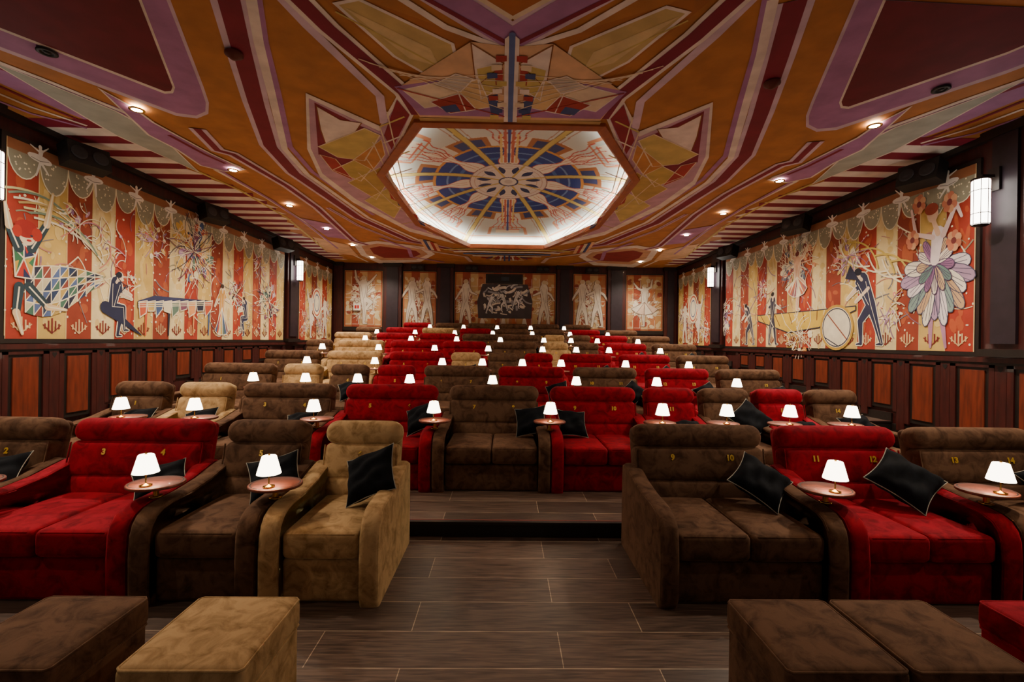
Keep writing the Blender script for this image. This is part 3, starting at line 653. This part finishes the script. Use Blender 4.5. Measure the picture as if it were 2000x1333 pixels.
a = Acc(); box(a, -.78, .62, YB-.12, YB-.02, 3.86, 4.22, WOODD); box(a, -.7, .54, YB-.125, YB-.05, 3.92, 4.17, BLACK)
box(a, -.2, .1, YB-.13, YB-.1, 3.97, 4.12, simple('projector_glass', (60, 70, 80), .1)); a.build('projection_window')
a = Acc(); q = SB((698, 600)); box(a, q[0]-.13, q[0]+.13, YB-.12, YB-.06, q[1]-.13, q[1]+.13, simple('sign_white', (230, 225, 215))); box(a, q[0]-.08, q[0]-.01, YB-.125, YB-.1, q[1]-.06, q[1]+.06, simple('sign_red', (190, 20, 20))); box(a, q[0]+.02, q[0]+.08, YB-.125, YB-.1, q[1]-.06, q[1]+.06, simple('sign_red2', (190, 20, 20))); a.build('fire_call_point')

# ================================================================ FIXTURES
def addlight(nm, kind, loc, e, col=(1, .83, .64), **k):
    l = bpy.data.lights.new(nm, kind); l.energy = e; l.color = col
    for q, v in k.items(): setattr(l, q, v)
    o = bpy.data.objects.new(nm, l); bpy.context.collection.objects.link(o); o.location = loc; return o
dl = Acc(); lathe(dl, [(.085, 0), (.085, -.012), (.06, -.014), (.058, 0)], BRASS); lathe(dl, [(.058, -.008), (.0001, -.008)], DLM)
dme = None
for sx in (-1, 1):
    for k in range(-2, 6):  # first two per side are out of view, added to light the front chairs
        loc = (sx*4.7, 5.8+2.03*k, HC-.03)
        if dme is None: o = dl.build('downlight', loc); dme = o.data
        else: o = link('downlight', dme, loc)
        addlight('downlight_beam', 'SPOT', (loc[0], loc[1], HC-.07), 150 if k == -2 else 400, spot_size=2.4, spot_blend=.9, shadow_soft_size=.05)
for px, py, nm in ((457, 100, 'smoke_detector'), (1508, 158, 'smoke_detector')):
    q = SC((px, py)); a = Acc(); lathe(a, [(.085, 0), (.085, -.02), (.06, -.035), (.03, -.06), (.0001, -.065)], simple('detector_brown', (96, 34, 20))); a.build(nm, (q[0], q[1], HC-.022))
for px, py in ((92, 97), (1838, 170)):
    q = SC((px, py)); a = Acc(); lathe(a, [(.085, 0), (.085, -.012), (.055, -.014), (.05, 0), (.03, -.004), (.025, -.014), (.0001, -.014)], BLACK); lathe(a, [(.07, -.0135), (.06, -.0145)], GREY); a.build('ceiling_speaker', (q[0], q[1], HC-.022))
def sconce():
    a = Acc(); R0 = .092
    lathe(a, [(.0001, -.29), (R0-.01, -.29), (R0, -.27), (R0, .27), (R0-.01, .29), (.0001, .29)], SCON, n=8)
    for k in range(8):
        t = 2*math.pi*k/8; x, y = (R0+.003)*math.cos(t), (R0+.003)*math.sin(t); tube(a, [(x, y, -.29), (x, y, .29)], .004, WOODR)
    for z in (-.29, -.15, .15, .29): tube(a, [((R0+.003)*math.cos(2*math.pi*k/8), (R0+.003)*math.sin(2*math.pi*k/8), z) for k in range(8)], .005, WOODR, closed=True)
    lathe(a, [(.0001, .33), (.1, .31), (.1, .295), (.0001, .295)], WOODD, n=8); lathe(a, [(.0001, -.33), (.08, -.31), (.09, -.295), (.0001, -.295)], WOODD, n=8)
    return a
scd = None
for sx in (-1, 1):
    for y, z in ((5.52 if sx < 0 else 5.85, 3.6), (13.75, 3.72)):
        loc = (sx*(WX-(.34 if y < 8 else .3)), y, z)
        if scd is None: o = sconce().build('wall_sconce', loc); scd = o.data
        else: o = link('wall_sconce', scd, loc)
        a = Acc(); xs = sorted((sx*(WX-.145), loc[0])); 
        box(a, *[x-loc[0] for x in xs], -.02, .02, .325, .36, WOODD); xs = sorted((sx*(WX-.175), sx*(WX-.145))); box(a, *[x-loc[0] for x in xs], -.07, .07, .15, .45, WOODD)
        a.build('bracket', parent=o)
spk = Acc(); box(spk, -.26, .26, -.12, .12, -.16, .16, BLACK)
for x in (-.13, .13): lathe(spk, [(.1, 0), (.095, .012), (.06, -.0), (.03, .008), (.0001, .012)], GREY, T(x, -.125, 0) @ Matrix.Rotation(math.radians(90), 4, 'X'))
box(spk, -.03, .03, .1, .22, -.03, .03, BLACK)
smd = None
for sx in (-1, 1):
    for y in (6.75, 9.7, 12.7):
        loc = (sx*(WX-.3), y, HC-.3); rot = (math.radians(-14), 0, sx*math.radians(-70))
        if smd is None: o = spk.build('wall_speaker', loc, rot); smd = o.data
        else: o = link('wall_speaker', smd, loc, rot)
for x in (-3.3, -1.3, 1.35, 3.2): link('wall_speaker', smd, (x, YB-.33, HC-.2), (0, 0, 0)).scale = (.9, .9, .6)

# ================================================================ SEATING
TXT = {}
def numtext(n):
    if n not in TXT:
        cu = bpy.data.curves.new('num', 'FONT'); cu.body = str(n); cu.size = .062; cu.extrude = .0015; cu.offset = .0028; cu.align_x = 'CENTER'; cu.align_y = 'CENTER'
        o = bpy.data.objects.new('tmp', cu); bpy.context.collection.objects.link(o); bpy.context.view_layer.update()
        me = bpy.data.meshes.new_from_object(o.evaluated_get(bpy.context.evaluated_depsgraph_get())); me.materials.clear(); me.materials.append(GOLD)
        bpy.data.objects.remove(o); TXT[n] = me
    return TXT[n]
PIV, TILT = .83, 14
def seat(x0, x1, row, color, n0, skipnum=False):
    W = x1-x0-.012; dbl = W > .95; hw = W/2; M = SU[color]; a = Acc(); aw = .125 if W > .7 else .1
    yf = ROW0+PITCH*(row-1); F = FH[row-1]; xc = (x0+x1)/2
    near = row <= 3
    prof = [(.02, .0), (-.005, .06), (-.01, .3), (.0, .45), (.02, .51), (.06, .56), (.12, .59), (.2, .605), (.4, .615), (.62, .64), (.80, .68), (.90, .70), (.97, .67), (.98, .5), (.98, 0)]
    for s in (-1, 1):
        v = []; nx = 9; K = len(prof)
        cy, cz = .49, .3
        for i in range(nx):
            t = i/(nx-1); xx = s*(hw-aw)+s*aw*(.5-.5*math.cos(math.pi*t))
            e = abs(xx-s*(hw-aw/2))/(aw/2); ins = .028*(1-math.sqrt(max(0, 1-min(1, e)**5)))
            for (y, z) in prof:
                dy, dz = cy-y, cz-z; L_ = math.hypot(dy, dz); zz = z+(dz/L_*ins if z > .02 else 0)
                v.append((xx, y+dy/L_*ins, zz))
        f = [(i*K+k, i*K+k+1, (i+1)*K+k+1, (i+1)*K+k) for i in range(nx-1) for k in range(K-1)]
        f.append(list(range(K))); f.append([(nx-1)*K+k for k in range(K)])
        if s < 0: f = [q[::-1] for q in f]
        a.add(v, f, M)
        if near:
            for xx in (s*(hw-.006), s*(hw-aw+.006)): tube(a, [(xx, y+(cy-y)/math.hypot(cy-y, cz-z)*.016, z+(cz-z)/math.hypot(cy-y, cz-z)*.016) for y, z in prof[1:12]], .0055, M, n=5)
    iw = W-2*aw
    rbox(a, (iw+.02, .7, .28), .03, M, T(0, .42, .142), n=(3, 2, 2))
    ns = 2 if dbl else 1; cw = iw/ns
    for i in range(ns):
        cx = -iw/2+cw*(i+.5)
        rbox(a, (cw-.004, .76, .17), .035, M, T(cx, .42, .375), n=(8, 8, 3), puff=(0, .008, .02))
        if near:
            w2, d2 = cw/2-.014, .37
            for z in (.448, .302):
                pts = [(cx+sx*(w2-(0 if k else .03)), .42+sy*(d2-(.03 if k else 0)), z) for sx, sy, k in ((-1, -1, 1), (-1, -1, 0), (1, -1, 0), (1, -1, 1), (1, 1, 1), (1, 1, 0), (-1, 1, 0), (-1, 1, 1))]
                tube(a, pts, .007, M, n=5, closed=True)
    BM = T(0, PIV, .42) @ Matrix.Rotation(math.radians(-TILT), 4, 'X'); bw = W-(.14 if W > .7 else .07)
    rbox(a, (bw-.06, .17, .20), .05, M, BM @ T(0, .0, .07), n=(8, 2, 4), puff=(0, .012, 0))
    rbox(a, (bw-.02, .18, .285), .05, M, BM @ T(0, 0, .285), n=(8, 2, 4), puff=(0, .01, 0))
    rbox(a, (bw, .225, .19), .088, M, BM @ T(0, .005, .512), n=(8, 3, 2), puff=(.006, .0, .004))
    rbox(a, (bw-.03, .1, .6), .04, M, BM @ T(0, .08, .29), n=(4, 1, 4))
    rbox(a, (W-2*aw+.04, .2, .55), .04, M, T(0, .88, .28), n=(3, 2, 3))
    if near:
        for s in (-1, 1): tube(a, [(s*(bw/2-.012), -.078, .17), (s*(bw/2-.012), -.08, .41)], .006, M, BM, n=5)
    o = a.build('cinema_loveseat' if dbl else 'cinema_armchair', (xc, yf, F))
    if not skipnum:
        for i in range(ns):
            cx = (-.235 if i == 0 else .235) if dbl else 0
            t = link('seat_number', numtext(n0+i), parent=o); t.matrix_local = BM @ T(cx, -.101, .335) @ Matrix.Rotation(math.radians(90), 4, 'X')
    return ns
ROWS = {
 1: [(-4.84, -3.6, 'B', 1), (-3.6, -2.37, 'R', 3), (-2.37, -1.575, 'B', 5), (-1.565, -.80, 'C', 6), (.97, 2.2, 'B', 9), (2.2, 3.33, 'R', 11), (3.33, 4.5, 'B', 13)],
 2: [(-4.80, -4.03, 'B'), (-4.03, -3.27, 'C'), (-3.27, -2.03, 'B'), (-2.03, -.77, 'R'), (-.77, .465, 'B'), (.465, 1.66, 'R'), (1.66, 2.35, 'R'), (2.35, 3.03, 'B'), (3.03, 3.70, 'R'), (3.70, 4.38, 'B')],
 3: [(-4.92, -3.65, 'B'), (-3.65, -2.9, 'C'), (-2.9, -2.15, 'B'), (-2.15, -1.4, 'R'), (-1.4, -.2, 'B'), (-.2, 1.02, 'R'), (1.02, 2.2, 'B'), (2.2, 3.38, 'R'), (3.38, 4.55, 'B')],
 4: [(-4.9, -3.66, 'B'), (-3.66, -2.42, 'C'), (-2.42, -1.18, 'R'), (-1.18, -.44, 'C'), (-.44, .3, 'B'), (.3, 1.02, 'R'), (1.02, 2.22, 'R'), (2.22, 3.4, 'R'), (3.4, 4.6, 'B')],
 5: [(-4.86, -4.1, 'B'), (-4.1, -2.85, 'C'), (-2.85, -1.6, 'R'), (-1.6, -.4, 'R'), (-.4, .82, 'B'), (.82, 1.58, 'C'), (1.58, 2.32, 'B'), (2.32, 3.48, 'R'), (3.48, 4.7, 'B')],
 6: [(-4.86, -3.7, 'C'), (-3.7, -2.5, 'R'), (-2.5, -1.3, 'R'), (-1.3, -.15, 'B'), (-.15, 1.0, 'B'), (1.0, 1.72, 'C'), (1.72, 2.42, 'B'), (2.42, 3.5, 'R'), (3.5, 4.7, 'B')],
 7: [(-4.86, -3.9, 'B'), (-3.9, -2.75, 'R'), (-2.75, -1.55, 'C'), (-1.55, -.4, 'R'), (-.4, .8, 'B'), (.8, 1.95, 'B'), (1.95, 3.1, 'R'), (3.1, 4.3, 'B')],
 8: [(-3.75, -2.6, 'R'), (-2.6, -1.45, 'B'), (-1.45, -.3, 'B'), (-.3, .85, 'B'), (.85, 2.0, 'B'), (2.0, 3.15, 'B')],
}
ta = Acc(); lathe(ta, [(.0001, -.01), (.165, -.01), (.172, -.005), (.172, .007), (.167, .011), (.0001, .011)], TWOOD, n=36, sy=.9)
lathe(ta, [(.16, .0112), (.156, .0125), (.152, .0112)], WOODD, n=36, sy=.9)
tube(ta, [(0, .0, -.085), (0, 0, -.01)], .018, BRASS, n=12); lathe(ta, [(.0001, -.08), (.04, -.08), (.04, -.09), (.0001, -.09)], BRASS)
la = Acc(); lathe(la, [(.0001, .0), (.036, .0), (.036, .008), (.01, .014), (.0045, .024), (.0045, .1), (.008, .104), (.0045, .108), (.0045, .19), (.0001, .19)], BRASS, n=16)
lathe(la, [(.074, .09), (.071, .102), (.045, .202), (.041, .207), (.036, .205), (.0001, .205)], SHADE, n=28); lathe(la, [(.071, .092), (.043, .195)], SHADE, n=28)
lathe(la, [(.0001, .205), (.008, .207), (.006, .219), (.0001, .222)], BRASS, n=10)
tmd = lmd = None
for row, lst in ROWS.items():
    n = 1; yf = ROW0+PITCH*(row-1); F = FH[row-1]; bnd = []
    for i, s in enumerate(lst):
        if len(s) > 3: n = s[3]
        n += seat(s[0], s[1], row, s[2], n)
        if i and abs(lst[i-1][1]-s[0]) < .02: bnd.append((s[0]+lst[i-1][1])/2)
    for x in bnd:
        if tmd is None: o = ta.build('side_table', (x, yf+.24, F+.703)); tmd = o.data
        else: link('side_table', tmd, (x, yf+.24, F+.703))
        if lmd is None: o = la.build('table_lamp', (x, yf+.15, F+.7155)); lmd = o.data
        else: link('table_lamp', lmd, (x, yf+.15, F+.7155))

# throw pillows
PS = .172
pa = Acc(); N = 16; s = PS; v = []; f = []
for side in (1, -1):
    for i in range(N+1):
        for j in range(N+1):
            u = -1+2*i/N; w = -1+2*j/N
            x = s*u*(1-.12*(1-w*w)); y = s*w*(1-.12*(1-u*u)); z = side*.07*((1-u**4)*(1-w**4))**.6*(1+.14*math.sin(5*u+3*w)+.12*math.sin(9*w-4*u))
            v.append((x, y, z))
NN = (N+1)**2
for sd in (0, 1):
    for i in range(N):
        for j in range(N):
            q = [sd*NN+i*(N+1)+j, sd*NN+(i+1)*(N+1)+j, sd*NN+(i+1)*(N+1)+j+1, sd*NN+i*(N+1)+j+1]; f.append(q if sd == 0 else q[::-1])
pa.add(v, f, BLACKV)
loop = [(-1+2*k/N, -1) for k in range(N)]+[(1, -1+2*k/N) for k in range(N)]+[(1-2*k/N, 1) for k in range(N)]+[(-1, 1-2*k/N) for k in range(N)]
tube(pa, [(s*u*(1-.12*(1-w*w)), s*w*(1-.12*(1-u*u)), 0) for u, w in loop], .0035, PIPW, n=5, closed=True)
pmd = None
# x, roll in own plane, tilt back, yaw, scale
PIL = {1: [(-1.02, 30, 40, -24, 1.15), (-1.74, 16, 40, 10, 1.05), (-2.58, 24, 56, 12, 1.0), (-3.82, 18, 48, 0, 1.05), (1.93, 40, 50, 10, 1.12), (3.05, 44, 48, -8, 1.2), (4.2, 20, 44, 0, 1)],
       2: [(.28, 12, 36, -16, 1.05), (.76, -8, 40, 15, 1.0), (-.98, 30, 38, -30, 1.05), (-2.35, 12, 58, 0, 1), (-3.5, 20, 55, 0, 1), (-4.22, 15, 55, 0, 1), (2.84, 38, 38, 0, 1.15), (2.12, 5, 66, 0, 1), (3.5, 8, 66, 0, 1), (4.14, 10, 52, 0, 1.05)],
       3: [(-2.4, 20, 45, 0, 1), (.8, 25, 42, -25, 1), (1.98, 40, 42, 0, 1), (3.14, 30, 42, -10, 1), (4.3, 15, 50, 0, 1.05)],
       4: [(-.7, 20, 45, 0, 1), (1.95, 30, 45, 0, 1), (3.15, 35, 45, 0, 1)],
       5: [(3.2, 35, 45, 0, 1), (4.4, 35, 45, 0, 1)], 6: [(.7, 30, 45, 0, 1)]}
for row, l in PIL.items():
    yf = ROW0+PITCH*(row-1); F = FH[row-1]
    for x, rz, tilt, yaw, sc in l:
        t = abs(math.radians(rz)); half = PS*.96*sc*(math.cos(t)+math.sin(t)); tl = math.radians(tilt)
        R_ = Matrix.Rotation(math.radians(yaw), 4, 'Z') @ Matrix.Rotation(math.radians(90)-tl, 4, 'X') @ Matrix.Rotation(math.radians(rz), 4, 'Z') @ Matrix.Scale(sc, 4)
        if pmd is None: o = pa.build('throw_pillow'); pmd = o.data
        else: o = link('throw_pillow', pmd)
        cz = .475+half*math.cos(tl)+.02*math.sin(tl)
        cyb = .74+.249*(cz-.42+half*math.cos(tl)*.9)-half*math.sin(tl)*.9-.03/math.cos(tl)-.025
        o.matrix_world = T(x, yf+min(.58, cyb)-.07*abs(math.sin(math.radians(yaw))), F+cz) @ R_

def ottoman(x0, y0, col, w=.485, d=.5, h=.45):
    a = Acc(); M = SU[col]
    rbox(a, (w-.02, d-.02, h-.12), .02, M, T(w/2, d/2, (h-.12)/2+.01), n=(3, 3, 3)); rbox(a, (w, d, .13), .03, M, T(w/2, d/2, h-.065), n=(8, 8, 2), puff=(0, 0, .012))
    for z in (h-.008, h-.125):
        k = .022; tube(a, [(k, .006, z), (w-k, .006, z), (w-.006, k, z), (w-.006, d-k, z), (w-k, d-.006, z), (k, d-.006, z), (.006, d-k, z), (.006, k, z)], .006, M, n=6, closed=True)
    for x in (.06, w-.06):
        for y in (.06, d-.06): lathe(a, [(.02, 0), (.025, .02)], DARK, T(x, y, 0), n=10)
    a.build('ottoman', (x0, y0, 0))
for x, c_ in ((-2.2, 'B'), (-1.48, 'C'), (1.07, 'B'), (1.57, 'B'), (2.32, 'R')): ottoman(x, 1.72, c_)

# ================================================================ LIGHT
w = bpy.data.worlds.new('World'); bpy.context.scene.world = w; w.use_nodes = True
w.node_tree.nodes['Background'].inputs[0].default_value = (1, .85, .74, 1); w.node_tree.nodes['Background'].inputs[1].default_value = .15
